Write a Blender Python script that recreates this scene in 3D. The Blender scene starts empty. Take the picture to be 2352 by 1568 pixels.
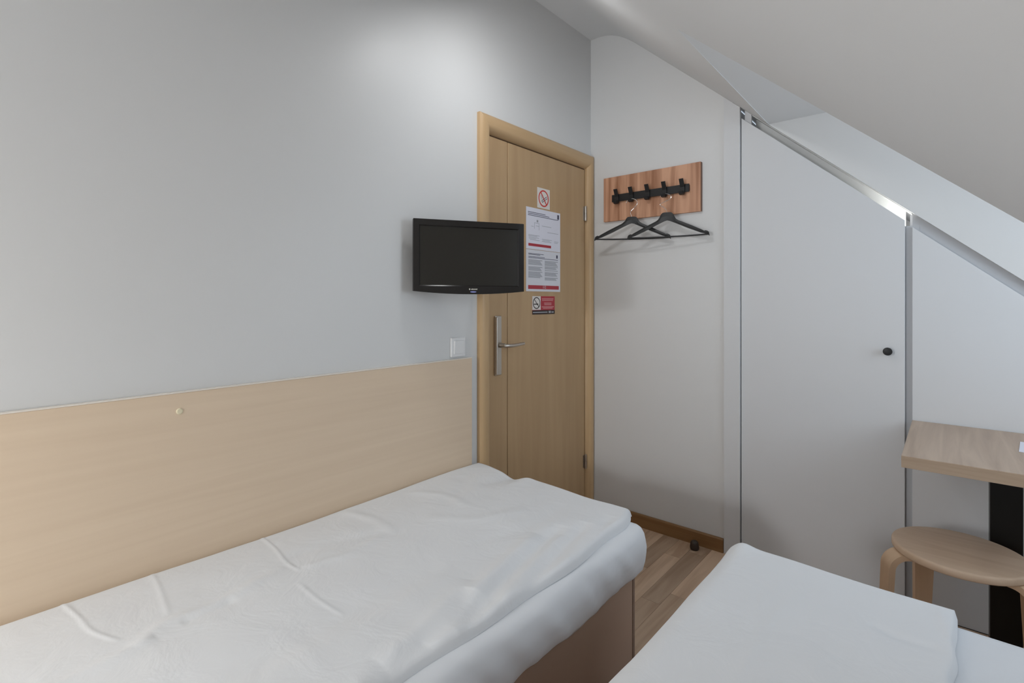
import bpy, bmesh, math, random
import numpy as np
from mathutils import Vector, Matrix
random.seed(4)
sc = bpy.context.scene
COL = sc.collection

# ------------------------------------------------------------------ camera, world, lights, exposure
YB = 2.631            # plane of the far wall
cam_d = bpy.data.cameras.new('camera'); cam = bpy.data.objects.new('camera', cam_d); COL.objects.link(cam)
cam.location = (1.637, 0, 1.265)
cam.rotation_euler = (math.radians(90), 0, math.radians(40.706))
cam_d.sensor_width = 36; cam_d.lens = 1167 / 2352 * 36
cam_d.shift_y = -(784 - 690) / 2352
cam_d.clip_start = 0.02
sc.camera = cam
sc.view_settings.view_transform = 'Standard'; sc.view_settings.look = 'None'
sc.view_settings.gamma = 1; sc.view_settings.use_curve_mapping = False
sc.view_settings.exposure = 0.05

w = bpy.data.worlds.new('sky'); sc.world = w; w.use_nodes = True
bg = w.node_tree.nodes['Background']; bg.inputs[0].default_value = (.75, .86, 1, 1); bg.inputs[1].default_value = 1.0

def light(name, kind, loc, energy, color=(1, 1, 1), size=(.1, .1), aim=None):
    d = bpy.data.lights.new(name, kind); d.energy = energy; d.color = color
    if kind == 'AREA':
        d.shape = 'RECTANGLE'; d.size, d.size_y = size
    elif kind == 'POINT':
        d.shadow_soft_size = size[0]
    o = bpy.data.objects.new(name, d); COL.objects.link(o); o.location = loc
    if aim: o.rotation_euler = Vector(aim).to_track_quat('-Z', 'Y').to_euler()
    return o
# daylight through the two windows (both outside the frame)
light('daylight_front_window', 'AREA', (.33, -2.33, 1.56), 27, (.955, .98, 1), (.50, .30), (.02, 1, -.06))
light('daylight_dormer_window', 'AREA', (2.74, 2.03, 1.5), 11.5, (.79, .90, 1), (.85, 1.0), (-1, 0, 0))
# wall lamp on the gable behind the camera: it throws the soft-edged shadow of the beds on the far wall
light('wall_lamp_glow', 'POINT', (.31, -1.98, 1.57), 18, (.98, .985, 1), (.09, .09))
# bedside lamp at the head of the first bed, left of and behind the camera
light('bedside_lamp_glow', 'POINT', (.62, -.60, .94), 10.5, (1, .97, .91), (.10, .10))
# the small ceiling lamp over the first bed
light('lamp_glow', 'AREA', (.470, 1.42, 2.460), 3.5, (.985, .99, 1), (.15, .15), (-.13, .42, -.88))
light('wardrobe_glow', 'POINT', (1.435, YB + .055, 1.52), 1.3, (1, .99, .95), (.01, .01))

# ------------------------------------------------------------------ materials
def mat(name, col, rough=.5, spec=.5, metal=0.0, emit=None, estr=0):
    m = bpy.data.materials.new(name); m.use_nodes = True
    b = m.node_tree.nodes['Principled BSDF']
    b.inputs['Base Color'].default_value = (*col, 1); b.inputs['Roughness'].default_value = rough
    b.inputs['Specular IOR Level'].default_value = spec; b.inputs['Metallic'].default_value = metal
    if emit: b.inputs['Emission Color'].default_value = (*emit, 1); b.inputs['Emission Strength'].default_value = estr
    return m
def grain(name, c1, c2, scale, rough=.45, spec=.4, rnd=0.0, wave=None, bump=.0, lo=.35, hi=.65):
    """streaky wood: noise stretched along the small-scale axis"""
    m = mat(name, c1, rough, spec); nt = m.node_tree; N = nt.nodes; L = nt.links; b = N['Principled BSDF']
    tc = N.new('ShaderNodeTexCoord'); mp = N.new('ShaderNodeMapping'); mp.inputs['Scale'].default_value = scale
    oi = N.new('ShaderNodeObjectInfo'); ad = N.new('ShaderNodeVectorMath'); ad.operation = 'ADD'
    ml = N.new('ShaderNodeMath'); ml.operation = 'MULTIPLY'; ml.inputs[1].default_value = 37 if rnd else 0
    L.new(oi.outputs['Random'], ml.inputs[0]); L.new(tc.outputs['Object'], mp.inputs['Vector'])
    L.new(mp.outputs[0], ad.inputs[0]); L.new(ml.outputs[0], ad.inputs[1])
    n = N.new('ShaderNodeTexNoise'); n.inputs['Scale'].default_value = 1; n.inputs['Detail'].default_value = 5; n.inputs['Distortion'].default_value = .6
    L.new(ad.outputs[0], n.inputs['Vector'])
    r = N.new('ShaderNodeValToRGB'); r.color_ramp.elements[0].position = lo; r.color_ramp.elements[1].position = hi
    r.color_ramp.elements[0].color = (*c1, 1); r.color_ramp.elements[1].color = (*c2, 1)
    L.new(n.outputs['Fac'], r.inputs[0])
    out = r.outputs[0]
    if rnd:
        hs = N.new('ShaderNodeHueSaturation'); mr = N.new('ShaderNodeMapRange')
        mr.inputs['To Min'].default_value = 1 - rnd; mr.inputs['To Max'].default_value = 1 + rnd
        L.new(oi.outputs['Random'], mr.inputs['Value']); L.new(mr.outputs[0], hs.inputs['Value'])
        L.new(out, hs.inputs['Color']); out = hs.outputs[0]
    L.new(out, b.inputs['Base Color'])
    if bump:
        bp = N.new('ShaderNodeBump'); bp.inputs['Strength'].default_value = bump; bp.inputs['Distance'].default_value = .002
        L.new(n.outputs['Fac'], bp.inputs['Height']); L.new(bp.outputs[0], b.inputs['Normal'])
    return m
def cloth(name, col, bump=.15):
    m = mat(name, col, .85, .2); nt = m.node_tree; N = nt.nodes; L = nt.links; b = N['Principled BSDF']
    tc = N.new('ShaderNodeTexCoord'); n = N.new('ShaderNodeTexNoise'); n.inputs['Scale'].default_value = 9; n.inputs['Detail'].default_value = 6
    n.inputs['Distortion'].default_value = 1.2
    L.new(tc.outputs['Object'], n.inputs['Vector'])
    bp = N.new('ShaderNodeBump'); bp.inputs['Strength'].default_value = bump; bp.inputs['Distance'].default_value = .012
    L.new(n.outputs['Fac'], bp.inputs['Height']); L.new(bp.outputs[0], b.inputs['Normal'])
    b.inputs['Sheen Weight'].default_value = .1
    return m
def paint(name, col, rough):
    m = mat(name, col, rough, .5); nt = m.node_tree; N = nt.nodes; L = nt.links; b = N['Principled BSDF']
    tc = N.new('ShaderNodeTexCoord'); n = N.new('ShaderNodeTexNoise'); n.inputs['Scale'].default_value = 260; n.inputs['Detail'].default_value = 2
    L.new(tc.outputs['Object'], n.inputs['Vector'])
    bp = N.new('ShaderNodeBump'); bp.inputs['Strength'].default_value = .05; bp.inputs['Distance'].default_value = .001
    L.new(n.outputs['Fac'], bp.inputs['Height']); L.new(bp.outputs[0], b.inputs['Normal'])
    return m
M = {}
M['wall'] = paint('wall_paint', (.70, .705, .705), .42)
M['ceil'] = paint('ceiling_paint', (.79, .805, .815), .7)
M['board'] = mat('white_board', (.675, .685, .70), .45, .35)
M['white'] = mat('white_plastic', (.82, .82, .82), .3)
M['alu'] = mat('painted_profile', (.50, .51, .53), .45)
M['track'] = mat('track_metal', (.72, .73, .72), .35)
M['door'] = grain('beech_veneer', (.45, .30, .165), (.50, .34, .19), (14, 14, .9), .42, .35, bump=.03)
M['casing'] = grain('beech_casing', (.52, .35, .19), (.59, .41, .23), (20, 20, .8), .38, .4)
M['groove'] = mat('door_gap', (.10, .05, .02), .7)
M['headboard'] = grain('birch_laminate', (.72, .57, .42), (.76, .61, .455), (6, 1.2, 40), .5, .3, lo=.3, hi=.7)
M['cap'] = mat('cream_cap', (.78, .70, .50), .5)
M['hb_edge'] = mat('pale_edging', (.84, .78, .70), .5)
M['desk'] = grain('grey_oak_laminate', (.37, .265, .19), (.52, .39, .29), (28, 1.6, 28), .38, .4)
M['desk_edge'] = grain('grey_oak_edge', (.41, .30, .21), (.50, .38, .275), (3, 3, 60), .4, .4)
M['stool'] = grain('birch_ply', (.60, .44, .31), (.66, .50, .365), (3, 30, 30), .5, .3)
M['stool_leg'] = grain('birch_leg', (.64, .45, .29), (.72, .52, .35), (20, 20, 2), .5, .3)
M['walnut'] = grain('walnut_board', (.35, .16, .085), (.66, .37, .235), (17, 3, 1.2), .45, .35, bump=.03, lo=.38, hi=.62)
M['walnut_edge'] = mat('walnut_edging', (.17, .085, .05), .5)
M['base'] = grain('skirting_wood', (.24, .125, .05), (.30, .165, .07), (2, 2, 30), .45)
M['floor'] = grain('laminate_oak', (.44, .295, .195), (.60, .435, .305), (26, 1.8, 5), .42, .4, rnd=.28)
M['slab'] = mat('subfloor', (.08, .055, .04), .9)
M['bedbase'] = mat('brown_bed_panel', (.42, .30, .23), .36, .4)
M['bededge'] = mat('brown_edging', (.26, .18, .14), .4, .4)
M['sheet'] = cloth('white_sheet', (.79, .81, .84), .12)
M['duvet'] = cloth('white_duvet', (.81, .825, .845), .26)
M['black'] = mat('black_metal', (.012, .012, .013), .45, .4)
M['hanger'] = mat('black_painted_wood', (.02, .021, .022), .42, .4)
M['post'] = mat('black_post', (.004, .004, .004), .35, .3)
M['tv'] = mat('black_gloss', (.012, .010, .009), .12, .5)
M['tvback'] = mat('black_matt_plastic', (.02, .02, .02), .5)
M['screen'] = mat('dark_screen', (.020, .018, .014), .22, .4)
M['steel'] = mat('brushed_steel', (.55, .51, .46), .32, .5, 1.0)
M['chrome'] = mat('chrome', (.8, .78, .75), .15, .5, 1.0)
M['paper'] = mat('paper', (.74, .74, .82), .6)
M['paper2'] = mat('paper_lower', (.70, .70, .75), .6)
M['red'] = mat('print_red', (.42, .035, .05), .55)
M['signred'] = mat('sign_red', (.62, .04, .03), .5)
M['ink'] = mat('print_dark', (.06, .06, .10), .6)
M['greyink'] = mat('print_grey', (.36, .37, .40), .6)
M['pinkink'] = mat('print_pink', (.62, .28, .28), .6)
M['blackink'] = mat('print_black', (.025, .012, .01), .5)
M['cream'] = mat('sticker_white', (.74, .70, .66), .5)
M['blue'] = mat('blue_lens', (.25, .28, .6), .15, .6)
M['logo'] = mat('logo_silver', (.55, .54, .48), .35)
M['rubber'] = mat('brown_rubber', (.045, .03, .022), .5)
M['frame'] = mat('window_frame_white', (.8, .8, .8), .4)
M['lampglass'] = mat('opal_glass', (.9, .9, .88), .4, emit=(1, .97, .93), estr=.9)
g = bpy.data.materials.new('window_glass'); g.use_nodes = True; M['glass'] = g
nt = g.node_tree; nt.nodes.clear()
o_ = nt.nodes.new('ShaderNodeOutputMaterial'); mx = nt.nodes.new('ShaderNodeMixShader'); tr = nt.nodes.new('ShaderNodeBsdfTransparent'); gl = nt.nodes.new('ShaderNodeBsdfGlossy')
gl.inputs['Roughness'].default_value = .02; mx.inputs[0].default_value = .06
nt.links.new(tr.outputs[0], mx.inputs[1]); nt.links.new(gl.outputs[0], mx.inputs[2]); nt.links.new(mx.outputs[0], o_.inputs[0])

# ------------------------------------------------------------------ helpers
def link(name, me, m, parent=None):
    o = bpy.data.objects.new(name, me); COL.objects.link(o)
    if m and not me.materials: me.materials.append(m)
    if parent: o.parent = parent
    return o
def fin(name, bm, m, parent=None, smooth=False, bevel=0, origin=None, seg=2):
    bmesh.ops.recalc_face_normals(bm, faces=bm.faces)
    if bevel:
        bmesh.ops.bevel(bm, geom=[e for e in bm.edges if e.calc_face_angle(0) > .6], offset=bevel, segments=seg, affect='EDGES', profile=.5)
    me = bpy.data.meshes.new(name); bm.to_mesh(me); bm.free()
    if smooth:
        for p in me.polygons: p.use_smooth = True
    if origin is not None:
        me.transform(Matrix.Translation(-Vector(origin)))
    o = link(name, me, m, parent)
    if origin is not None: o.location = origin
    return o
def auto(o, ang=35):
    me = o.data
    for p in me.polygons: p.use_smooth = True
    try: me.set_sharp_from_angle(angle=math.radians(ang))
    except Exception: pass
    return o
def box(bm, a, b):
    v = [bm.verts.new((x, y, z)) for z in (a[2], b[2]) for y in (a[1], b[1]) for x in (a[0], b[0])]
    for f in ((0, 1, 3, 2), (4, 5, 7, 6), (0, 1, 5, 4), (2, 3, 7, 6), (0, 2, 6, 4), (1, 3, 7, 5)): bm.faces.new([v[i] for i in f])
def prism(bm, pts, axis, a, b):
    """extrude a polygon; axis 'y': pts are (x,z); axis 'x': (y,z); axis 'z': (x,y)"""
    def P(p, t): return {'y': (p[0], t, p[1]), 'x': (t, p[0], p[1]), 'z': (p[0], p[1], t)}[axis]
    A = [bm.verts.new(P(p, a)) for p in pts]; B = [bm.verts.new(P(p, b)) for p in pts]
    n = len(pts); bm.faces.new(A); bm.faces.new(B[::-1])
    for i in range(n): bm.faces.new((A[i], A[(i + 1) % n], B[(i + 1) % n], B[i]))
def tube(bm, path, r, n=10):
    path = [Vector(p) for p in path]; rings = []; up = None
    for i, p in enumerate(path):
        t = (path[min(i + 1, len(path) - 1)] - path[max(i - 1, 0)]).normalized()
        if up is None:
            up = Vector((0, 0, 1)) if abs(t.z) < .9 else Vector((1, 0, 0))
        u = (up - t * up.dot(t)).normalized(); up = u; v = t.cross(u)
        rr = r[i] if isinstance(r, (list, tuple)) else r
        rings.append([bm.verts.new(p + rr * (math.cos(2 * math.pi * k / n) * u + math.sin(2 * math.pi * k / n) * v)) for k in range(n)])
    for a, b in zip(rings, rings[1:]):
        for k in range(n): bm.faces.new((a[k], a[(k + 1) % n], b[(k + 1) % n], b[k]))
    bm.faces.new(rings[0]); bm.faces.new(rings[-1][::-1])
def lathe(bm, prof, c, axis=(0, 0, 1), n=24):
    """prof: (radius, height) along axis"""
    ax = Vector(axis).normalized(); u = ax.orthogonal().normalized(); v = ax.cross(u); c = Vector(c); rings = []
    for r, h in prof:
        rings.append([bm.verts.new(c + ax * h + r * (math.cos(2 * math.pi * k / n) * u + math.sin(2 * math.pi * k / n) * v)) for k in range(n)])
    for a, b in zip(rings, rings[1:]):
        for k in range(n): bm.faces.new((a[k], a[(k + 1) % n], b[(k + 1) % n], b[k]))
    bm.faces.new(rings[0]); bm.faces.new(rings[-1][::-1])
def empty(name, loc=(0, 0, 0)):
    o = bpy.data.objects.new(name, None); COL.objects.link(o); o.location = loc; o.empty_display_size = .1; return o
def tag(o, label, cat, group=None):
    o['label'] = label; o['category'] = cat
    if group: o['group'] = group
    return o
def under(root, o):
    """parent o (built in world coordinates) to root keeping its place"""
    o.parent = root; o.matrix_parent_inverse = Matrix.Translation(-Vector(root.location)); return o
def struct(name, bm, m, parent=None, **k):
    o = fin(name, bm, m, parent, **k)
    if parent is None: o['kind'] = 'structure'
    return o
def part(root, name, bm, m, **k):
    return under(root, fin(name, bm, m, **k))
def L_(x): return 2.214 - .8905 * (x - .86)      # height of the roof slope at x

# ------------------------------------------------------------------ setting: floor, walls, ceiling
XR, YF = 2.55, -2.25
bm = bmesh.new(); box(bm, (-.1, YF - .1, -.12), (XR + .1, 3.35, -.0075)); floor = struct('floor', bm, M['slab'])
PW, PL = .085, .52
bm = bmesh.new(); box(bm, (0, 0, -.008), (PW - .0009, PL - .0009, 0))
me = bpy.data.meshes.new('plank'); bmesh.ops.recalc_face_normals(bm, faces=bm.faces); bm.to_mesh(me); bm.free(); me.materials.append(M['floor'])
first = True; X0 = .555 - 7 * PW
offs = {6: 2.24, 7: 2.43, 8: 2.005}
for i in range(0, 31):
    x = X0 + i * PW
    if x < -.02: x = X0 + i * PW
    base_y = offs.get(i + 0, random.uniform(2.0, 2.5)) - PL * 9
    for k in range(1, 11):
        y0, y1 = base_y + k * PL, base_y + (k + 1) * PL
        y1 = min(y1, YB - .001)
        if k == 0 and y0 > YF: pass
        if y1 - y0 < .02 or x + PW > XR + .03: continue
        p = bpy.data.objects.new('plank', me); COL.objects.link(p); p.parent = floor
        p.location = (x, y0, 0); p.scale = (1, (y1 - y0) / PL, 1)

bm = bmesh.new()      # long wall with the headboard and the entrance door opening
box(bm, (-.12, YF - .1, 0), (0, 1.725, 2.9)); box(bm, (-.12, 1.725, 2.065), (0, 2.59, 2.9)); box(bm, (-.12, 2.59, 0), (0, YB + .12, 2.9))
struct('wall_left', bm, M['wall'])
bm = bmesh.new()      # far wall, up to the wardrobe, topped by the roof slope
prism(bm, [(-.12, 0), (.781, 0), (.781, L_(.781) + .03), (.163, 2.9), (-.12, 2.9)], 'y', YB, YB + .1)
struct('wall_far', bm, M['wall'])
bm = bmesh.new()      # far cheek of the dormer, hanging over the wardrobe doors
prism(bm, [(.94, L_(.94)), (.94, 2.145), (2.62, 2.145), (2.62, L_(2.62))], 'y', YB, YB + .026)
struct('wall_dormer_far', bm, M['wall'])
bm = bmesh.new()
prism(bm, [(1.05, L_(1.05) + .015), (1.05, 2.13), (2.62, 2.13), (2.62, L_(2.62) + .045)], 'y', 1.38, 1.442)
struct('wall_dormer_near', bm, M['ceil'])
bm = bmesh.new()      # knee wall; in the dormer it rises to the window
box(bm, (XR, YF - .1, 0), (XR + .1, 1.44, L_(XR) + .05)); box(bm, (XR, 1.44, 0), (XR + .1, YB, .95))
box(bm, (XR, 1.38, .7), (XR + .1, 1.56, 2.16)); box(bm, (XR, 2.5, .95), (XR + .1, YB, 2.16)); box(bm, (XR, 1.56, 2.03), (XR + .1, 2.5, 2.16))
struct('wall_right', bm, M['wall'])
bm = bmesh.new()      # gable wall behind the camera with its window opening
WX0, WX1, WZ0, WZ1 = .06, .60, 1.38, 1.74
box(bm, (0, YF - .1, 0), (WX0, YF, 2.9)); box(bm, (WX1, YF - .1, 0), (XR, YF, 1.62)); box(bm, (WX0, YF - .1, 0), (WX1, YF, WZ0))
box(bm, (WX0, YF - .1, WZ1), (WX1, YF, 2.9)); box(bm, (WX1, YF - .1, 1.6), (2.2, YF, 2.9))
struct('wall_front', bm, M['wall'])
# ceiling: short flat strip, rounded into the 42 degree roof slope
prof = [(-.1, 2.831), (.05, 2.831)]
p0, p1, p2 = Vector((.05, 2.831)), Vector((.167, 2.831)), Vector((.30, L_(.30)))
for k in range(1, 13):
    t = k / 12; q = (1 - t) ** 2 * p0 + 2 * t * (1 - t) * p1 + t * t * p2; prof.append((q.x, q.y))
XD = .970
def slab(bm, pr, y0, y1, th=.06):
    top = [(x, z + th) for x, z in pr][::-1]
    prism(bm, pr + top, 'y', y0, y1)
bm = bmesh.new()
slab(bm, prof + [(XD, L_(XD)), (XR + .1, L_(XR + .1))], YF - .1, 1.443)
XN, XF = 1.034, .983             # where the recess ceiling leaves the slope, near end and far end
def loft(bm, A, ya, B, yb):
    a = [bm.verts.new((x, ya, z)) for x, z in A]; b = [bm.verts.new((x, yb, z)) for x, z in B]; n = len(A)
    bm.faces.new(a); bm.faces.new(b[::-1])
    for i in range(n): bm.faces.new((a[i], a[(i + 1) % n], b[(i + 1) % n], b[i]))
def closed(pr, th=.06): return pr + [(x, z + th) for x, z in pr][::-1]
loft(bm, closed(prof + [(XN, L_(XN))]), 1.443, closed(prof + [(XF, L_(XF))]), YB + .1)
def roof(xe, th=.06): return [(xe, L_(xe)), (XR + .1, L_(xe)), (XR + .1, L_(xe) + th), (xe - .02, L_(xe) + th)]
loft(bm, roof(XN), 1.43, roof(XF), YB + .02)
c = struct('ceiling', bm, M['ceil']); auto(c, 25)
# skirting board
bm = bmesh.new(); prism(bm, [(YB, .0), (YB - .014, .0), (YB - .014, .064), (YB - .010, .070), (YB, .070)], 'x', 0.0, .7785)
struct('baseboard_far', bm, M['base'])
bm = bmesh.new(); box(bm, (0, YF, 0), (.014, 1.655, .07)); struct('baseboard_left', bm, M['base'])
# windows (outside the frame; they let the daylight in)
def window(name, axis, a0, a1, z0, z1, at, depth):
    def bx(bm, u0, v0, u1, v1, d0, d1):
        if axis == 'y': box(bm, (u0, d0, v0), (u1, d1, v1))
        else: box(bm, (d0, u0, v0), (d1, u1, v1))
    bm = bmesh.new(); t = .05; d0, d1 = at, at + depth
    bx(bm, a0, z0, a1, z0 + t, d0, d1); bx(bm, a0, z1 - t, a1, z1, d0, d1); bx(bm, a0, z0 + t, a0 + t, z1 - t, d0, d1); bx(bm, a1 - t, z0 + t, a1, z1 - t, d0, d1)
    m = (a0 + a1) / 2; bx(bm, m - t / 2, z0 + t, m + t / 2, z1 - t, d0, d1)
    f = struct(name, bm, M['frame'])
    for u0, u1 in ((a0 + t, m - t / 2), (m + t / 2, a1 - t)):
        bm = bmesh.new(); bx(bm, u0, z0 + t, u1, z1 - t, (d0 + d1) / 2, (d0 + d1) / 2 + .004); fin('pane', bm, M['glass'], f)
window('window_1', 'y', WX0, WX1, WZ0, WZ1, YF - .08, .05)
window('window_2', 'x', 1.56, 2.5, .95, 2.03, XR + .03, .05)

# ------------------------------------------------------------------ entrance door
D = empty('door_1', (0, 2.14, 0)); D['kind'] = 'structure'
profc = [(0, -.001), (0, .017), (.006, .024), (.018, .028), (.045, .0275), (.058, .022), (.069, .012), (.076, .001), (.079, -.012), (.082, -.012), (.082, -.05), (.0, -.05)]
Y0, Y1, ZT = 1.658, YB, 2.127
def inset(dn, k):       # corner positions at inset w
    w_ = dn
    wr = w_ * (.058 / .082)
    return [(Y0 + w_, 0.0), (Y0 + w_, ZT - w_), (Y1 - wr, ZT - w_), (Y1 - wr, 0.0)][k]
for a, nm in ((0, 'door_casing'), (1, 'door_casing'), (2, 'door_casing')):
    bm = bmesh.new(); R = []
    for k in (a, a + 1):
        R.append([bm.verts.new((d, *inset(w_, k))) for w_, d in profc])
    n = len(profc)
    for i in range(n): bm.faces.new((R[0][i], R[0][(i + 1) % n], R[1][(i + 1) % n], R[1][i]))
    bm.faces.new(R[0]); bm.faces.new(R[1][::-1])
    o = part(D, nm, bm, M['casing']); auto(o, 40)
    if a == 1:      # grain runs along the head
        m2 = M['casing'].copy(); m2.node_tree.nodes['Mapping'].inputs['Scale'].default_value = (20, .8, 20); o.data.materials[0] = m2
LX = -.006
bm = bmesh.new(); box(bm, (LX - .04, 1.745, .008), (LX, 1.8735, 2.041)); o = part(D, 'door_stile', bm, M['door'], bevel=.0015)
bm = bmesh.new(); box(bm, (LX - .04, 1.8775, .008), (LX + .0015, 2.568, 2.041)); o = part(D, 'door_panel', bm, M['door'], bevel=.0035)
bm = bmesh.new(); box(bm, (LX - .045, 1.735, .0), (LX - .038, 2.58, 2.055)); part(D, 'door_rebate', bm, M['groove'])
bm = bmesh.new()      # thin stop bead under the door head
box(bm, (LX - .03, 1.742, 2.0425), (LX - .004, 2.571, 2.0475)); part(D, 'door_seal', bm, M['groove'])
# handle: long back plate, rosette, lever
bm = bmesh.new(); box(bm, (LX, 1.777, .907), (LX + .010, 1.823, 1.192)); hp = part(D, 'handle_plate', bm, M['steel'], bevel=.004, seg=3)
bm = bmesh.new(); lathe(bm, [(.011, 0), (.0125, .002), (.0125, .010), (.0105, .014), (.0095, .035), (.009, .040)], (LX + .010, 1.805, 1.052), (1, 0, 0), 20)
auto(part(D, 'lever_neck', bm, M['steel']))
lev = [(LX + .046, 1.800, 1.050), (LX + .052, 1.812, 1.050), (LX + .056, 1.83, 1.0495), (LX + .055, 1.86, 1.049), (LX + .052, 1.89, 1.050), (LX + .050, 1.92, 1.0515), (LX + .048, 1.945, 1.053)]
bm = bmesh.new(); tube(bm, lev, [.0075, .0095, .0092, .0088, .0085, .0080, .0068], 14); auto(part(D, 'lever', bm, M['steel']))
bm = bmesh.new(); box(bm, (LX + .0095, 1.7745, .912), (LX + .022, 1.787, 1.187)); part(D, 'handle_guard', bm, M['steel'], bevel=.004, seg=3)
for z0, z1 in ((1.735, 1.825), (.270, .355)):
    bm = bmesh.new()
    lathe(bm, [(.004, 0), (.0065, .002), (.0065, (z1 - z0) / 2 - .001), (.0045, (z1 - z0) / 2 - .0005), (.0045, (z1 - z0) / 2 + .0005), (.0065, (z1 - z0) / 2 + .001), (.0065, z1 - z0 - .002), (.004, z1 - z0)], (LX + .010, 2.566, z0), n=14)
    box(bm, (LX + .0015, 2.550, z0 + .006), (LX + .0035, 2.566, z1 - .006))
    auto(part(D, 'hinge', bm, M['steel']))

# ------------------------------------------------------------------ built-in wardrobe under the slope
W = tag(empty('built_in_wardrobe', (1.2, YB, 0)), 'white built-in wardrobe with sloped top under the roof and black door knob', 'wardrobe')
bm = bmesh.new(); prism(bm, [(.781, 0), (.8575, 0), (.8575, L_(.8575) - .001), (.781, L_(.781) - .001)], 'y', YB - .009, YB + .012)
part(W, 'side_panel', bm, M['board'])
bm = bmesh.new(); prism(bm, [(.862, .012), (1.499, .012), (1.499, L_(1.499) - .050), (.862, L_(.862) - .050)], 'y', YB + .001, YB + .019)
dr = part(W, 'sliding_door', bm, M['board'], bevel=.001)
bm = bmesh.new(); lathe(bm, [(.007, 0), (.008, .004), (.009, .014), (.0155, .019), (.0165, .026), (.014, .030), (.006, .0315)], (1.444, YB + .001, 1.054), (0, -1, 0), 24)
k = auto(fin('knob', bm, M['black'])); k.parent = dr; k['label'] = 'round black knob'
bm = bmesh.new(); box(bm, (1.485, YB + .0215, .0), (1.545, YB + .033, L_(1.53) - .045)); part(W, 'profile_strip', bm, M['alu'])
bm = bmesh.new(); prism(bm, [(1.523, 0), (XR, 0), (XR, L_(XR) - .058), (1.523, L_(1.523) - .058)], 'y', YB + .004, YB + .022)
part(W, 'fixed_panel', bm, M['board'], bevel=.001)
def along(bm, x0, x1, z0, z1, y0, y1):
    prism(bm, [(x0, L_(x0) + z0), (x1, L_(x1) + z0), (x1, L_(x1) + z1), (x0, L_(x0) + z1)], 'y', y0, y1)
bm = bmesh.new(); along(bm, .905, 1.498, -.075, .0, YB + .090, YB + .098); along(bm, .905, 1.520, -.003, .006, YB + .027, YB + .130)
part(W, 'sliding_track', bm, M['track'])
bm = bmesh.new(); along(bm, .872, .902, -.052, .002, YB + .022, YB + .034); part(W, 'track_end', bm, M['board'])
bm = bmesh.new(); along(bm, 1.523, XR, -.075, .002, YB + .0235, YB + .034); part(W, 'rear_rail', bm, M['alu'])
bm = bmesh.new()      # carcass: sides, back and sloping top
box(bm, (.781, YB + .10, 0), (.80, 3.25, L_(.80))); box(bm, (.781, 3.25, 0), (XR, 3.27, 2.3)); box(bm, (1.515, YB + .034, 0), (1.530, 3.25, L_(1.53)))
along(bm, .79, XR, .006, .03, YB + .030, 3.27)
part(W, 'carcass', bm, M['board'])
bm = bmesh.new(); tube(bm, [(1.40, 3.18, 1.3), (1.40, 3.18, .9)], .012, 10); part(W, 'light_tube', bm, M['lampglass'])

# ------------------------------------------------------------------ headboard panel on the wall
bm = bmesh.new(); box(bm, (.0005, -.42, .30), (.0175, 1.608, 1.008))
H = tag(fin('headboard', bm, M['headboard'], bevel=.001, origin=(.009, .6, .3)), 'long pale birch headboard panel fixed to the wall behind the first bed', 'headboard')
bm = bmesh.new(); box(bm, (.0005, -.42, 1.0082), (.0185, 1.609, 1.0115)); under(H, fin('edge_strip', bm, M['hb_edge']))
bm = bmesh.new(); lathe(bm, [(.0085, 0), (.0085, .002), (.006, .0035)], (.0175, .467, .958), (1, 0, 0), 18); k = under(H, fin('screw_cap', bm, M['cap'], smooth=False)); k['label'] = 'round cream screw cap'

# light switch
S = tag(empty('light_switch', (0, 1.533, 1.018)), 'square white rocker light switch above the end of the headboard', 'switch')
bm = bmesh.new(); box(bm, (0, 1.491, 1.0195), (.011, 1.575, 1.103)); part(S, 'frame', bm, M['white'], bevel=.003)
bm = bmesh.new(); prism(bm, [(.011, 1.033), (.015, 1.033), (.0185, 1.090), (.011, 1.090)], 'y', 1.5045, 1.5615); part(S, 'rocker', bm, M['white'], bevel=.001)

# ------------------------------------------------------------------ television on a swing arm
ux = Vector((.229, .401, 0)).normalized(); nv = Vector((ux.y, -ux.x, 0)); uz = Vector((0, 0, 1))
TC = Vector((.168, 1.4505, 1.4445))           # centre of the front face
def T(u, v, d=0): return TC + ux * u + uz * v + nv * d
TV = tag(empty('television', (TC.x, TC.y, 1.30)), 'small black flat television on a wall arm, overlapping the entrance door frame', 'television')
hw = .231; ht = .142
def outline(s=1.0, bulge=.012, n=16):
    pts = [(-hw * s + .002, ht * s), (hw * s - .002, ht * s), (hw * s, ht * s - .002)]
    for i in range(n + 1):
        t = 1 - 2 * i / n
        pts.append((hw * s * t, -ht * s - bulge * (1 - t * t)))
    pts.append((-hw * s, ht * s - .002)); return pts
def frus(bm, A, dA, B_, dB):
    a = [bm.verts.new(T(u, v, dA)) for u, v in A]; b = [bm.verts.new(T(u, v, dB)) for u, v in B_]
    for i in range(len(a)): bm.faces.new((a[i], a[(i + 1) % len(a)], b[(i + 1) % len(b)], b[i]))
    bm.faces.new(a); bm.faces.new(b[::-1])
bm = bmesh.new()      # bezel ring with an opening
so = [(-.208, .119), (.208, .119), (.208, -.122), (-.208, -.122)]
si = [(-.204, .115), (.204, .115), (.204, -.118), (-.204, -.118)]
O = outline()
def ringface(bm, outer, inner, d):
    ov = [bm.verts.new(T(u, v, d)) for u, v in outer]; iv = [bm.verts.new(T(u, v, d)) for u, v in inner]
    ed = [bm.edges.new((ov[i], ov[(i + 1) % len(ov)])) for i in range(len(ov))] + [bm.edges.new((iv[i], iv[(i + 1) % len(iv)])) for i in range(len(iv))]
    bmesh.ops.triangle_fill(bm, use_beauty=True, edges=ed); return ov, iv
ov, iv = ringface(bm, O, so, 0)
ov2 = [bm.verts.new(T(u, v, -.022)) for u, v in O]
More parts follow.
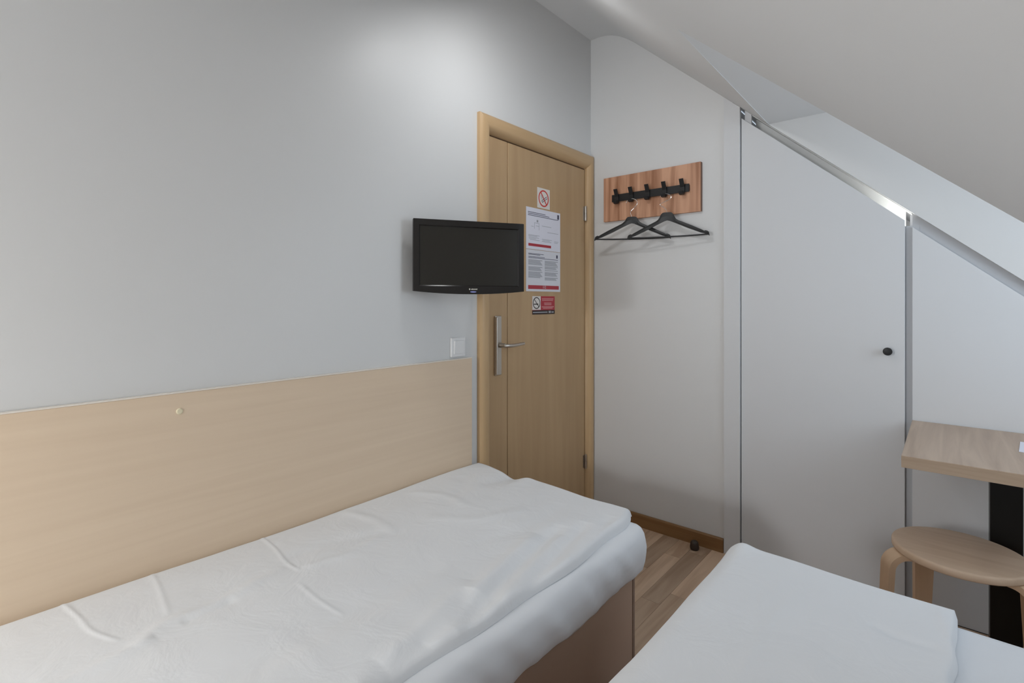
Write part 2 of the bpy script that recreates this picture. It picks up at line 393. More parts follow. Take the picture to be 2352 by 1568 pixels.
for i in range(len(ov)): bm.faces.new((ov[i], ov[(i + 1) % len(ov)], ov2[(i + 1) % len(ov)], ov2[i]))
iv2 = [bm.verts.new(T(u, v, -.005)) for u, v in si]
for i in range(4): bm.faces.new((iv[i], iv[(i + 1) % 4], iv2[(i + 1) % 4], iv2[i]))
part(TV, 'bezel', bm, M['tv'])
bm = bmesh.new(); frus(bm, [(-.206, .117), (.206, .117), (.206, -.120), (-.206, -.120)], -.012, [(-.206, .117), (.206, .117), (.206, -.120), (-.206, -.120)], -.0055); part(TV, 'screen', bm, M['screen'])
bm = bmesh.new(); frus(bm, outline(.97, .010), -.022, [(u * .97, v * .92) for u, v in outline(.95, .008)], -.034); frus(bm, [(-.12, .09), (.15, .09), (.15, -.10), (-.12, -.10)], -.034, [(-.06, .07), (.12, .07), (.12, -.08), (-.06, -.08)], -.055); part(TV, 'back_cover', bm, M['tvback'])
# mounting arm
bm = bmesh.new(); box(bm, (0, 1.60, 1.37), (.012, 1.65, 1.50)); part(TV, 'wall_plate', bm, M['black'])
bm = bmesh.new(); tube(bm, [(.012, 1.625, 1.43), (.06, 1.60, 1.43), (.13, 1.545, 1.43), T(.03, -.01, -.055)], .010, 10); part(TV, 'arm', bm, M['black'])
def glyph(bm, u, v, w_, h, d=.0006, d0=0): frus(bm, [(u, v), (u + w_, v), (u + w_, v + h), (u, v + h)], d0, [(u, v), (u + w_, v), (u + w_, v + h), (u, v + h)], d0 + d)
bm = bmesh.new()
N_ = 18; c0 = (-.004, -.1335)
pr = [(c0[0] + .0032 * math.cos(6.283 * i / N_), c0[1] + .0032 * math.sin(6.283 * i / N_)) for i in range(N_)]
frus(bm, pr, 0, pr, .0006)
for i, (w_, h_) in enumerate([(.0042, .0042), (.0030, .0050), (.0034, .0044), (.0030, .0048), (.0036, .0044), (.0024, .0052)]): glyph(bm, .0024 + i * .0046, -.1360, w_, h_)
part(TV, 'maker_badge', bm, M['logo'])
pr = [(.011 + .013 * math.cos(6.283 * i / 24), -.1445 + .0028 * math.sin(6.283 * i / 24)) for i in range(24)]
bm = bmesh.new(); frus(bm, pr, 0, [(u, v) for u, v in pr], .0012); k = part(TV, 'indicator_lens', bm, M['blue']); k['label'] = 'silver-blue oval lens'

# ------------------------------------------------------------------ notices on the door
DX = LX + .0016
def yz(bm, y0, z0, y1, z1, x0, x1): box(bm, (x0, y0, z0), (x1, y1, z1))
def sheet_on_door(name, y0, z0, y1, z1, m, label, cat):
    bm = bmesh.new(); yz(bm, y0, z0, y1, z1, DX, DX + .0008)
    return tag(fin(name, bm, m, origin=(DX, (y0 + y1) / 2, z0)), label, cat)
def disc(bm, cy, cz, r0, r1, n=36, x0=0, x1=0, a0=0, a1=6.28319):
    v = []
    for i in range(n + 1):
        a = a0 + (a1 - a0) * i / n
        v.append([bm.verts.new((x, cy + r * math.cos(a), cz + r * math.sin(a))) for x in (x0, x1) for r in (r0, r1)])
    for a, b in zip(v, v[1:]):
        bm.faces.new((a[2], a[3], b[3], b[2])); bm.faces.new((a[1], b[1], b[3], a[3])); bm.faces.new((a[0], b[0], b[2], a[2])); bm.faces.new((a[0], a[1], b[1], b[0]))
def bar(bm, cy, cz, ln, th, ang, x0, x1):
    c_, s_ = math.cos(ang), math.sin(ang)
    prism(bm, [(cy + c_ * u - s_ * v, cz + s_ * u + c_ * v) for u, v in ((-ln / 2, -th / 2), (ln / 2, -th / 2), (ln / 2, th / 2), (-ln / 2, th / 2))], 'x', x0, x1)
a = sheet_on_door('no_smoking_sign', 2.111, 1.755, 2.221, 1.862, M['cream'], 'white square sticker with red no-smoking circle, topmost on the door', 'sign')
cy, cz = 2.166, 1.8085; x0 = DX + .0008
bm = bmesh.new()
for dz in (-.0045, .0045): bar(bm, cy + .008 - dz * .4, cz - .004 + dz, .052, .0032, .55, x0, x0 + .0003)
bar(bm, cy + .008 - .022, cz - .004 - .0135, .003, .011, .55, x0, x0 + .0003)
under(a, fin('cigarette_outline', bm, M['ink']))
bm = bmesh.new()
for k_ in range(3): bar(bm, cy - .022 + k_ * .006, cz + .004 + k_ * .004, .0025, .022, .35, x0, x0 + .0003)
under(a, fin('smoke_lines', bm, M['greyink']))
bm = bmesh.new(); disc(bm, cy, cz, .0375, .0445, 40, x0, x0 + .0004); bar(bm, cy, cz, .080, .0065, -.90, x0 + .0002, x0 + .0006); under(a, fin('red_circle', bm, M['signred']))

x0 = DX + .0008; x1 = x0 + .0003
p = sheet_on_door('evacuation_notice', 2.018, 1.532, 2.318, 1.748, M['paper'], 'upper white printed notice with small floor plan and short dark red bar', 'notice')
bm = bmesh.new()
for z, w_ in ((1.722, .150), (1.714, .185), (1.706, .268)): yz(bm, 2.032, z, 2.032 + w_, z + .003, x0, x1)
under(p, fin('heading_lines', bm, M['ink']))
bm = bmesh.new(); yz(bm, 2.290, 1.712, 2.306, 1.737, x0, x1); under(p, fin('emblem', bm, M['ink']))
bm = bmesh.new()
for z, y0, y1 in ((1.604, 2.036, 2.13), (1.599, 2.036, 2.11), (1.592, 2.038, 2.125), (1.586, 2.040, 2.10), (1.580, 2.05, 2.13), (1.590, 2.150, 2.24), (1.584, 2.155, 2.22), (1.578, 2.150, 2.235), (1.586, 2.262, 2.30), (1.579, 2.262, 2.295), (1.66, 2.15, 2.235), (1.63, 2.20, 2.30)):
    yz(bm, y0, z, y1, z + .0022, x0, x1)
for ly, lz, w_, h_ in ((2.085, 1.64, .002, .03), (2.085, 1.67, .04, .002), (2.125, 1.635, .002, .037), (2.10, 1.655, .026, .002), (2.105, 1.676, .014, .012), (2.06, 1.65, .02, .002)):
    yz(bm, ly, lz, ly + w_, lz + h_, x0, x1)
under(p, fin('small_print', bm, M['greyink']))
bm = bmesh.new(); yz(bm, 2.036, 1.548, 2.232, 1.562, x0, x1); under(p, fin('red_bar', bm, M['red']))

p = sheet_on_door('emergency_notice', 2.018, 1.313, 2.318, 1.5295, M['paper2'], 'lower white printed notice in two columns with a red 112 footer', 'notice')
bm = bmesh.new()
for z, w_ in ((1.508, .13), (1.503, .10), (1.492, .14), (1.486, .26)): yz(bm, 2.036, z, 2.036 + w_, z + .0026, x0, x1)
yz(bm, 2.280, 1.496, 2.294, 1.514, x0, x1); under(p, fin('heading_lines', bm, M['ink']))
bm = bmesh.new()
for c0, segs in ((2.036, ((1.474, 5), (1.438, 4), (1.412, 6))), (2.176, ((1.474, 5), (1.444, 3), (1.424, 1), (1.413, 4), (1.385, 3)))):
    for z, n in segs:
        for i in range(n): yz(bm, c0, z - i * .0056, c0 + .118 - (i * 7 % 4) * .006, z - i * .0056 + .0038, x0, x1)
under(p, fin('text_lines', bm, M['greyink']))
bm = bmesh.new(); yz(bm, 2.034, 1.325, 2.304, 1.345, x0, x1); under(p, fin('red_bar', bm, M['red']))
def text(body, size, m, root, place, rot=(math.radians(90), 0, math.radians(90)), ext=.0001, name='lettering'):
    cu = bpy.data.curves.new(name, 'FONT'); cu.body = body; cu.size = size; cu.align_x = 'CENTER'; cu.align_y = 'CENTER'; cu.extrude = ext
    o = bpy.data.objects.new(name, cu); COL.objects.link(o)
    dg = bpy.context.evaluated_depsgraph_get(); me_ = bpy.data.meshes.new_from_object(o.evaluated_get(dg)); me_.transform(Matrix.Translation(place) @ (Matrix.Rotation(rot[2], 4, 'Z') @ Matrix.Rotation(rot[0], 4, 'X')))
    bpy.data.objects.remove(o); n = link(name, me_, m); return under(root, n)
text('112', .020, M['paper2'], p, (x1 + .0002, 2.172, 1.335))

p = sheet_on_door('smoking_fine_sticker', 2.068, 1.192, 2.266, 1.288, M['red'], 'small red and black sticker with a no-smoking symbol, lowest on the door', 'sticker')
bm = bmesh.new(); yz(bm, 2.068, 1.216, 2.140, 1.288, x0, x1); under(p, fin('white_field', bm, M['cream']))
bm = bmesh.new(); yz(bm, 2.068, 1.192, 2.266, 1.214, x0, x1); under(p, fin('black_strip', bm, M['blackink']))
bm = bmesh.new(); disc(bm, 2.104, 1.252, .026, .031, 36, x1, x1 + .0003); bar(bm, 2.104, 1.252, .056, .004, -.8, x1, x1 + .0003); bar(bm, 2.100, 1.246, .038, .005, 0, x1, x1 + .0003); under(p, fin('no_smoking_symbol', bm, M['blackink']))
bm = bmesh.new()
for z, y0, y1 in ((1.272, 2.150, 2.254), (1.264, 2.152, 2.250), (1.249, 2.170, 2.236), (1.241, 2.172, 2.236), (1.229, 2.148, 2.258), (1.222, 2.160, 2.246)): yz(bm, y0, z, y1, z + .0045, x0, x1)
under(p, fin('text_lines', bm, M['pinkink']))
bm = bmesh.new(); yz(bm, 2.074, 1.2, 2.200, 1.2055, x1, x1 + .0002); yz(bm, 2.210, 1.198, 2.230, 1.209, x1, x1 + .0002); yz(bm, 2.236, 1.199, 2.256, 1.206, x1, x1 + .0002); under(p, fin('footer_lines', bm, M['greyink']))

# ------------------------------------------------------------------ hook board and hangers
K = tag(empty('coat_rack', (.383, YB, 1.725)), 'walnut board with a black bar of five hooks on the white wall', 'coat rack')
BF = YB - .018
bm = bmesh.new(); box(bm, (.099, BF, 1.725), (.668, YB, 1.980)); part(K, 'board', bm, M['walnut'], bevel=.0012, origin=(.38, YB, 1.85))
bm = bmesh.new(); box(bm, (.6685, BF + .001, 1.726), (.6700, YB, 1.979)); part(K, 'edge_strip', bm, M['walnut_edge'])
bm = bmesh.new(); box(bm, (.160, BF - .012, 1.832), (.612, BF - .007, 1.873)); box(bm, (.160, BF - .0075, 1.838), (.166, BF, 1.868)); box(bm, (.606, BF - .0075, 1.838), (.612, BF, 1.868))
bar_ = part(K, 'rail', bm, M['black'])
for xs in (.182, .590):
    bm = bmesh.new(); lathe(bm, [(.0045, 0), (.0045, .001), (.002, .0022)], (xs, BF - .012, 1.853), (0, -1, 0), 14); k = fin('screw', bm, M['hanger']); k.parent = bar_
hx = [.196, .287, .385, .482, .580]
for x in hx:
    bm = bmesh.new(); hwid = .0112; yb = BF - .012
    side = [(yb, 1.846), (yb - .004, 1.860), (yb - .024, 1.900), (yb - .028, 1.898), (yb - .009, 1.858), (yb - .006, 1.838), (yb - .010, 1.828), (yb - .022, 1.824), (yb - .027, 1.834), (yb - .031, 1.833), (yb - .026, 1.819), (yb - .010, 1.816), (yb, 1.828)]
    prism(bm, side, 'x', x - hwid, x + hwid); part(K, 'hook', bm, M['black'])

def smooth_path(pts, n=6):
    P_ = [Vector(p) for p in pts]; out = []
    for i in range(len(P_) - 1):
        a, b, c_, d = P_[max(i - 1, 0)], P_[i], P_[i + 1], P_[min(i + 2, len(P_) - 1)]
        for k_ in range(n):
            t = k_ / n; out.append(.5 * ((2 * b) + (c_ - a) * t + (2 * a - 5 * b + 4 * c_ - d) * t * t + (3 * b - 3 * c_ + d - a) * t ** 3))
    out.append(P_[-1]); return out
def hanger(tl, tr, neck, hook_pts, label):
    tl, tr = Vector(tl), Vector(tr); mid = (tl + tr) / 2; ax = (tr - tl).normalized(); hl = (tr - tl).length / 2
    up = Vector((0, 0, 1)); up = (up - ax * up.dot(ax)).normalized(); nn = ax.cross(up)
    root = tag(empty('clothes_hanger', mid), label, 'hanger', 'black clothes hangers on the coat rack')
    h = neck - mid.z
    def Q(u, v, d=0): return mid + ax * u * hl + up * v + nn * d
    top = [(-1.0, .000), (-.985, .014), (-.955, .019), (-.915, .022), (-.88, .020), (-.83, .0265), (-.60, .051), (-.27, .083), (-.215, .091), (-.175, h - .022), (-.145, h - .009), (-.11, h - .002), (-.07, h), (0, h)]
    top = top + [(-u, v) for u, v in top[-2::-1]]
    bot = [(1.0, -.006), (.95, .0035), (.80, .012), (.50, .039), (.25, .064), (.06, .082), (0, .085)]
    bot = bot + [(-u, v) for u, v in bot[-2::-1]]
    tu, tv = [q[0] for q in top], [q[1] for q in top]; bu, bv = [q[0] for q in bot[::-1]], [q[1] for q in bot[::-1]]
    us = sorted(set([round(q, 4) for q in tu + bu] + [i / 20 - 1 for i in range(41)])); bm = bmesh.new(); rows = []
    for u in us:
        a, b = float(np.interp(u, tu, tv)), float(np.interp(u, bu, bv)); b = min(b, a - .002)
        rows.append([bm.verts.new(Q(u, v, d)) for v, d in ((a, -.004), ((a + b) / 2, -.0065), (b, -.004), (b, .004), ((a + b) / 2, .0065), (a, .004))])
    for p_, q_ in zip(rows, rows[1:]):
        for k_ in range(6): bm.faces.new((p_[k_], p_[(k_ + 1) % 6], q_[(k_ + 1) % 6], q_[k_]))
    bm.faces.new(rows[0]); bm.faces.new(rows[-1][::-1])
    part(root, 'shoulders', bm, M['hanger'])
    bm = bmesh.new(); tube(bm, [Q(-.965, .002), Q(-.5, -.001), Q(0, -.002), Q(.5, -.001), Q(.965, .002)], .0042, 10); auto(part(root, 'trouser_bar', bm, M['hanger']))
    pts = [Q(0, h - .004)] + [Vector(p_) for p_ in hook_pts]
    bm = bmesh.new(); tube(bm, smooth_path(pts, 6), .0016, 8); k_ = auto(part(root, 'wire_hook', bm, M['chrome'])); k_['label'] = 'thin chrome hook'
hy = BF - .012 - .020
hanger((.0946, 2.521, 1.614), (.519, 2.588, 1.598), 1.727,
       [(.300, 2.560, 1.755), (.312, 2.572, 1.775), (.330, 2.580, 1.800), (.324, 2.582, 1.820), (.305, 2.582, 1.8305), (.287, hy, 1.8315), (.268, 2.578, 1.822), (.264, 2.577, 1.812)],
       'left black wooden hanger hanging from the second hook of the rack')
hanger((.296, 2.533, 1.606), (.722, 2.588, 1.598), 1.729,
       [(.503, 2.562, 1.748), (.485, 2.565, 1.762), (.470, 2.568, 1.778), (.520, 2.574, 1.800), (.525, 2.578, 1.818), (.503, 2.581, 1.8305), (.482, hy, 1.8315), (.464, 2.578, 1.820)],
       'right black wooden hanger hanging from the fourth hook of the rack')

# ------------------------------------------------------------------ beds
def mattress(name, x0, x1, y0, y1, zb, zt, seed=1, rc=.05, fold=.0052, slots=None):
    """fitted-sheet mattress: rings of a rounded rectangle with a bulging, gathered side"""
    rng = np.random.RandomState(seed); bm = bmesh.new()
    per = []
    def corner(cx, cy, a0):
        for i in range(9): a_ = a0 + math.pi / 2 * i / 8; per.append((cx + rc * math.cos(a_), cy + rc * math.sin(a_), math.cos(a_), math.sin(a_)))
    def edge(xa, ya, xb, yb, nx, ny, st=.008):
        n = int(math.hypot(xb - xa, yb - ya) / st)
        for i in range(1, n): per.append((xa + (xb - xa) * i / n, ya + (yb - ya) * i / n, nx, ny))
    corner(x1 - rc, y0 + rc, -math.pi / 2); edge(x1, y0 + rc, x1, y1 - rc, 1, 0); corner(x1 - rc, y1 - rc, 0); edge(x1 - rc, y1, x0 + rc, y1, 0, 1)
    corner(x0 + rc, y1 - rc, math.pi / 2); edge(x0, y1 - rc, x0, y0 + rc, -1, 0); corner(x0 + rc, y0 + rc, math.pi); edge(x0 + rc, y0, x1 - rc, y0, 0, -1, .03)
    H_ = zt - zb
    prof = [(-.060, 0), (-.030, .006), (-.016, .025), (-.008, .055), (-.003, .085), (0, .105), (-.002, .125), (-.006, .145), (-.014, .160), (-.028, H_ - .004), (-.047, H_)]
    ph = rng.uniform(0, 6.28, 8); rings = []
    for d, h in prof:
        r = []
        for i, (x, y, nx, ny) in enumerate(per):
            s = y if abs(nx) > .5 else x
            sl = s + .9 * (h)                      # gathers lean
            k_ = min(1, max(0, 1.25 - h / (H_ * .85)))
            g_ = fold * (.30 + .70 * min(1, h / .09)) * k_ * min(1, .15 + max(0, (y1 - y)) / .25) * (math.sin(sl * 52 + ph[0] + 1.3 * math.sin(sl * 9 + ph[1])) + .45 * math.sin(sl * 97 + ph[2] + 2 * math.sin(sl * 13)) )
            g_ += .004 * math.sin(sl * 15 + ph[3]) * (1 if h < H_ - .01 else 0)
            zz = zb + h + (.007 * math.sin(s * 14 + ph[4]) + .002 * math.sin(s * 41 + ph[5])) * (1 - min(1, h / .07))
            r.append(bm.verts.new((x + nx * (d + g_), y + ny * (d + g_), zz)))
        rings.append(r)
    for a_, b in zip(rings, rings[1:]):
        for k_ in range(len(a_)): bm.faces.new((a_[k_], a_[(k_ + 1) % len(a_)], b[(k_ + 1) % len(a_)], b[k_]))
    bm.faces.new(rings[0]); bm.faces.new(rings[-1][::-1])
    return fin(name, bm, M['sheet'], smooth=True)

def seg_d(X, Y, pts):
    """distance to a polyline, signed side distance and taper along it"""
    best = np.full(X.shape, 9.0); sgn = np.zeros(X.shape); tt = np.zeros(X.shape); n = len(pts) - 1
    for i in range(n):
        ax, ay = pts[i]; bx_, by = pts[i + 1]; dx, dy = bx_ - ax, by - ay; l2 = dx * dx + dy * dy
        t = np.clip(((X - ax) * dx + (Y - ay) * dy) / l2, 0, 1); qx, qy = ax + t * dx, ay + t * dy
        d = np.hypot(X - qx, Y - qy); m = d < best; cr = (X - ax) * dy - (Y - ay) * dx
        best = np.where(m, d, best); sgn = np.where(m, np.sign(cr), sgn); tt = np.where(m, (i + t) / n, tt)
    return best, sgn, tt
def sm(pts, n=5): return [(p[0], p[1]) for p in smooth_path([(x, y, 0) for x, y in pts], n)]
def vnoise(X, Y, seed, f):
    rng = np.random.RandomState(seed); h = np.zeros(X.shape)
    for k_ in range(7):
        a_ = rng.uniform(0, 6.28); q = f * rng.uniform(.6, 1.7)
        h += np.sin((X * math.cos(a_) + Y * math.sin(a_)) * q + rng.uniform(0, 6.28) + 1.4 * np.sin((X * math.sin(a_) - Y * math.cos(a_)) * q * .55 + k_))
    return h / 7
def duvet(name, x0, x1, y0, y1, zb, th, hfun, xr=None, yt=None, xl=None, re=.03, st=.0055, m=None, drop=None):
    nx = int((x1 - x0) / st); ny = int((y1 - y0) / st)
    U, V = np.meshgrid(np.linspace(0, 1, nx), np.linspace(0, 1, ny), indexing='ij')
    Yc = y0 + V * (y1 - y0)
    XL = xl(Yc) if xl else np.full(U.shape, x0); XR_ = xr(Yc) if xr else np.full(U.shape, x1)
    X = XL + U * (XR_ - XL); YT = yt(X) if yt else np.full(U.shape, y1); Y = y0 + V * (YT - y0)
    e = np.minimum(np.minimum(X - XL, XR_ - X), np.minimum(Y - y0, YT - Y)); e = np.clip(e / re, 0, 1)
    pr_ = np.sqrt(1 - (1 - e) ** 2)
    Z = zb + th * pr_ + hfun(X, Y) * (.25 + .75 * pr_) * (e > 0)
    Z = np.maximum(Z, zb + .001 * (e > 0)); Zb = np.full(U.shape, zb)
    if drop is not None:
        dd = drop(X, Y); Z = Z - dd; Zb = Zb - dd
    def idx(i, j): return i * ny + j
    vt = np.stack([X, Y, Z], -1).reshape(-1, 3); vb = np.stack([X, Y, Zb - .0005], -1).reshape(-1, 3)
    V_ = np.concatenate([vt, vb]); o_f = nx * ny
    i, j = np.meshgrid(np.arange(nx - 1), np.arange(ny - 1), indexing='ij'); i = i.ravel(); j = j.ravel()
    a_, b, c_, d = idx(i, j), idx(i + 1, j), idx(i + 1, j + 1), idx(i, j + 1)
    F = np.stack([a_, b, c_, d], -1); Fb = np.stack([d, c_, b, a_], -1) + o_f
    side = []
    for k_ in range(nx - 1):
        side.append((idx(k_, 0), idx(k_, 0) + o_f, idx(k_ + 1, 0) + o_f, idx(k_ + 1, 0))); side.append((idx(k_ + 1, ny - 1), idx(k_ + 1, ny - 1) + o_f, idx(k_, ny - 1) + o_f, idx(k_, ny - 1)))
    for k_ in range(ny - 1):
        side.append((idx(0, k_ + 1), idx(0, k_ + 1) + o_f, idx(0, k_) + o_f, idx(0, k_))); side.append((idx(nx - 1, k_), idx(nx - 1, k_) + o_f, idx(nx - 1, k_ + 1) + o_f, idx(nx - 1, k_ + 1)))
    me_ = bpy.data.meshes.new(name); me_.from_pydata(V_.tolist(), [], F.tolist() + Fb.tolist() + side); me_.update()
    for p_ in me_.polygons: p_.use_smooth = True
    return link(name, me_, m or M['duvet'])

# bed along the headboard
B1 = tag(empty('single_bed', (.42, .6, 0)), 'single bed with brown base along the wall under the headboard', 'bed', 'twin single beds')
bm = bmesh.new(); box(bm, (.03, -.38, .0), (.815, 1.598, .345)); part(B1, 'bed_base', bm, M['bedbase'], bevel=.002)
bm = bmesh.new(); box(bm, (.815, 1.588, .0), (.8175, 1.600, .345)); part(B1, 'edge_strip', bm, M['bededge'])
under(B1, mattress('mattress', .032, .872, -.40, 1.620, .335, .507, 3))
folds = [ # polyline, amplitude, width, kind
 ([(.007, .684), (.124, .678), (.238, .662), (.316, .662)], .0022, .0045, 'r'),
 ([(.363, .632), (.48, .629), (.575, .639)], .0015, .0055, 'r'),
 ([(.012, .40), (.131, .391), (.28, .371)], .0015, .0055, 'r'),
 ([(-.004, .212), (.12, .234), (.207, .244), (.293, .276)], .0022, .0045, 'r'),
 ([(.337, .286), (.30, .361), (.308, .437), (.295, .516), (.267, .648)], .0042, .020, 'r'),
 ([(.325, .38), (.318, .50)], -.003, .018, 'r'),
 ([(.36, .12), (.35, .25), (.337, .33)], .004, .018, 'r'),
 ([(.624, .20), (.624, .41), (.612, .557), (.617, .732), (.60, .95)], .0045, .030, 's'),
 ([(.815, .55), (.784, .728), (.735, .90)], -.010, .028, 'r'), ([(.775, .60), (.745, .75), (.69, .93)], .005, .026, 'r'),
 ([(.82, .78), (.745, 1.05), (.691, 1.35)], -.010, .026, 'r'), ([(.79, .70), (.715, 1.0), (.665, 1.25)], .009, .026, 'r'),
 ([(.822, 1.0), (.78, 1.2), (.74, 1.42)], -.009, .023, 'r'), ([(.80, .92), (.757, 1.1), (.72, 1.30)], .006, .021, 'r'),
 ([(.826, 1.2), (.80, 1.36), (.775, 1.52)], -.005, .020, 'r'),
 ([(.30, .66), (.33, .80), (.30, .95)], .003, .018, 'r'), ([(.22, .66), (.25, .85), (.33, 1.0)], -.003, .03, 'r'),
 ([(.05, .95), (.20, .98), (.33, .96)], .003, .02, 'r'), ([(.08, 1.2), (.22, 1.27), (.35, 1.25)], .003, .022, 'r'), ([(.3, 1.1), (.45, 1.2), (.52, 1.38)], .003, .028, 'r'),
 ([(.10, 1.45), (.2, 1.38), (.28, 1.2)], -.003, .028, 'r'),
 ([(.55, 1.05), (.62, 1.3), (.58, 1.5)], -.003, .03, 'r'),
]
def h1(X, Y):
    h = .0035 * vnoise(X, Y, 5, 9) + .0014 * vnoise(X, Y, 8, 27)
    for pts, amp, wd, kind in folds:
        d, s, t = seg_d(X, Y, sm(pts)); tap = np.clip(np.minimum(t, 1 - t) * 6, 0, 1) ** .7
        if kind == 'r': h += amp * np.exp(-(d / wd) ** 2) * tap
        else: h += amp * np.tanh(s * d / wd) * np.exp(-(d / .10) ** 2) * tap
    h += -.020 * np.exp(-((X - .255) / .045) ** 2) * np.clip((Y - 1.38) / .24, 0, 1) ** 1.5      # dip at the foot
    h += .004 * np.exp(-((X - .33) / .03) ** 2) * np.clip((Y - 1.45) / .17, 0, 1)
    h += .004 * np.sin(Y * 5.2 + .6) * np.exp(-(X / .12) ** 2)
    return h
xr1 = lambda y: .826 + .007 * np.sin(y * 6 + 1) + .004 * np.sin(y * 17) - .030 * np.clip((y - 1.50) / .12, 0, 1) ** 2
yt1 = lambda x: 1.628 + .022 * np.exp(-((x - .07) / .10) ** 2) + .010 * np.exp(-((x - .40) / .12) ** 2) - .004 * np.sin(x * 12)
d1 = duvet('duvet', .020, .83, -.36, 1.628, .5078, .031, h1, xr1, yt1, re=.024, st=.0042)
d1.location = (0, 0, 0)
tag(d1, 'white creased duvet lying on the bed beside the birch headboard', 'duvet', 'white duvets on the beds')

# second bed, nearer the roof slope
B2 = tag(empty('single_bed', (1.58, .6, 0)), 'single bed in the foreground, in front of the desk and wardrobe', 'bed', 'twin single beds')
bm = bmesh.new(); box(bm, (1.20, -.42, .0), (1.975, 1.548, .345)); part(B2, 'bed_base', bm, M['bedbase'], bevel=.002)
under(B2, mattress('mattress', 1.175, 1.995, -.44, 1.577, .335, .520, 11))
def h2(X, Y):
    h = .0022 * vnoise(X, Y, 15, 7) + .0008 * vnoise(X, Y, 18, 24)
    for pts, amp, wd in (([(1.50, 1.38), (1.56, 1.36), (1.63, 1.37)], -.003, .015), ([(1.36, 1.45), (1.33, 1.2), (1.34, .9)], .0012, .010), ([(1.62, 1.55), (1.64, 1.42)], .003, .012)):
        d, s, t = seg_d(X, Y, sm(pts)); h += amp * np.exp(-(d / wd) ** 2) * np.clip(np.minimum(t, 1 - t) * 6, 0, 1)
    h += .011 * np.exp(-((X - 1.175) / .035) ** 2 - ((Y - 1.57) / .06) ** 2)
    return h
xl2 = lambda y: 1.135 + .006 * np.sin(y * 5.0 + .4) + .004 * np.sin(y * 13) - .010 * np.clip((y - 1.40) / .15, 0, 1)
xr2 = lambda y: 1.648 + .004 * np.sin(y * 38) * np.clip((1.50 - y) / .1, 0, 1) + .004 * np.sin(y * 9)
yt2 = lambda x: 1.578 - .010 * np.clip((x - 1.25) / .35, 0, 1) + .003 * np.sin(x * 16)
def drop2(X, Y):                       # overhang along the open side sinks past the mattress edge
    t = np.clip((1.195 - X) / .06, 0, 1); return .030 * t * t
d2 = duvet('duvet', 1.13, 1.65, -.40, 1.575, .5225, .026, h2, xr2, yt2, xl2, re=.009, drop=drop2)
tag(d2, 'smooth white duvet on the foreground bed, its edge ending short of the desk side', 'duvet', 'white duvets on the beds')

# ------------------------------------------------------------------ desk, stool, small things
DK = tag(empty('desk', (1.785, 2.3, 0)), 'narrow desk with grey-oak top on a black column leg against the wardrobe', 'desk')
bm = bmesh.new(); box(bm, (1.523, 2.006, .7420), (2.047, YB - .003, .779)); o = part(DK, 'desktop', bm, M['desk'], bevel=.0012)
bm = bmesh.new(); box(bm, (1.5235, 2.0045, .7430), (2.0465, 2.0062, .7775)); part(DK, 'edge_band', bm, M['desk_edge'])
bm = bmesh.new(); box(bm, (1.744, 2.41, .012), (1.826, 2.49, .742)); part(DK, 'column', bm, M['post'], bevel=.003)
bm = bmesh.new(); box(bm, (1.735, 2.400, .0), (1.835, 2.500, .012)); part(DK, 'foot_plate', bm, M['post'], bevel=.003)
bm = bmesh.new(); prism(bm, [(1.8225, 2.465), (1.93, 2.43), (1.92, 2.27), (1.807, 2.30)], 'z', .7792, .7802)
tag(fin('paper_card', bm, M['paper'], origin=(1.86, 2.37, .7792)), 'pale paper card lying on the desk top', 'paper')

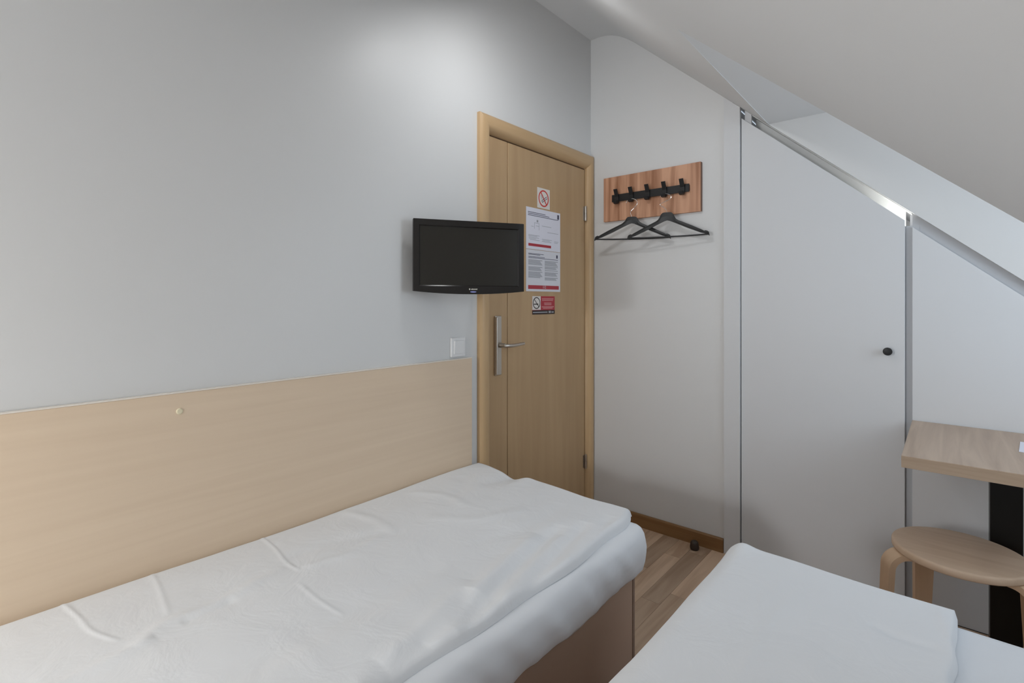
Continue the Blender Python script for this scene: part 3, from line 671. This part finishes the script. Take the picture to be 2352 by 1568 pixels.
ST = tag(empty('stool', (1.660, 2.215, 0)), 'round birch plywood stool with bent legs in front of the desk', 'stool')
C_ = Vector((1.660, 2.215, 0)); RS = .176
bm = bmesh.new(); lathe(bm, [(RS - .008, .4245), (RS - .002, .4265), (RS, .430), (RS, .444), (RS - .002, .4485), (RS - .008, .4505)], C_, n=72); auto(part(ST, 'seat', bm, M['stool']), 50)
for az in (206, 118, 333, 30):
    a_ = math.radians(az); rd = Vector((math.cos(a_), math.sin(a_), 0)); td = Vector((-rd.y, rd.x, 0))
    path = [(.055, .4165), (.12, .4165), (.150, .4165)]
    for k_ in range(1, 10):
        q = math.pi / 2 * k_ / 9; path.append((.150 + .050 * math.sin(q), .3665 + .050 * math.cos(q)))
    path += [(.203, .30), (.207, .20), (.212, .08), (.215, .0)]
    bm = bmesh.new(); rings = []
    for i, (r, z) in enumerate(path):
        q0 = path[max(i - 1, 0)]; q1 = path[min(i + 1, len(path) - 1)]; dr_, dz_ = q1[0] - q0[0], q1[1] - q0[1]; l_ = math.hypot(dr_, dz_); nr, nz = -dz_ / l_, dr_ / l_
        th_ = .0092; wd = .032 - .010 * max(0, (.36 - z) / .36)
        if i == len(path) - 1: nr, nz = 1, 0
        ring = []
        for sd, so_ in ((-1, -1), (1, -1), (1, 1), (-1, 1)):
            rr, zz = r + nr * th_ * so_, z + nz * th_ * so_
            ring.append(bm.verts.new(C_ + rd * rr + td * wd * sd + Vector((0, 0, zz))))
        rings.append(ring)
    for p_, q_ in zip(rings, rings[1:]):
        for k_ in range(4): bm.faces.new((p_[k_], p_[(k_ + 1) % 4], q_[(k_ + 1) % 4], q_[k_]))
    bm.faces.new(rings[0]); bm.faces.new(rings[-1][::-1])
    auto(part(ST, 'leg', bm, M['stool_leg']), 40)

bm = bmesh.new(); lathe(bm, [(.018, 0), (.0215, .005), (.0225, .014), (.021, .022), (.0205, .030), (.018, .038), (.012, .0435), (.004, .045)], (.655, 2.565, 0), n=24)
tag(auto(fin('door_stop', bm, M['rubber'], origin=(.655, 2.565, 0))), 'small round dark brown door stop on the floor by the skirting', 'door stop')

# ceiling lamp above the first bed (just outside the frame)
nl = Vector((-.665, 0, -.747)); lc = Vector((.52, 1.42, L_(.52)))
LP = tag(empty('ceiling_lamp', lc), 'round opal lamp on the sloping ceiling above the first bed', 'lamp')
bm = bmesh.new(); lathe(bm, [(.085, 0), (.088, .004), (.088, .016), (.080, .020)], lc, nl, 32); auto(part(LP, 'lamp_base', bm, M['white']))
bm = bmesh.new(); lathe(bm, [(.080, .018), (.076, .034), (.060, .048), (.035, .056), (.006, .059)], lc, nl, 32); auto(part(LP, 'lamp_shade', bm, M['lampglass']), 60)
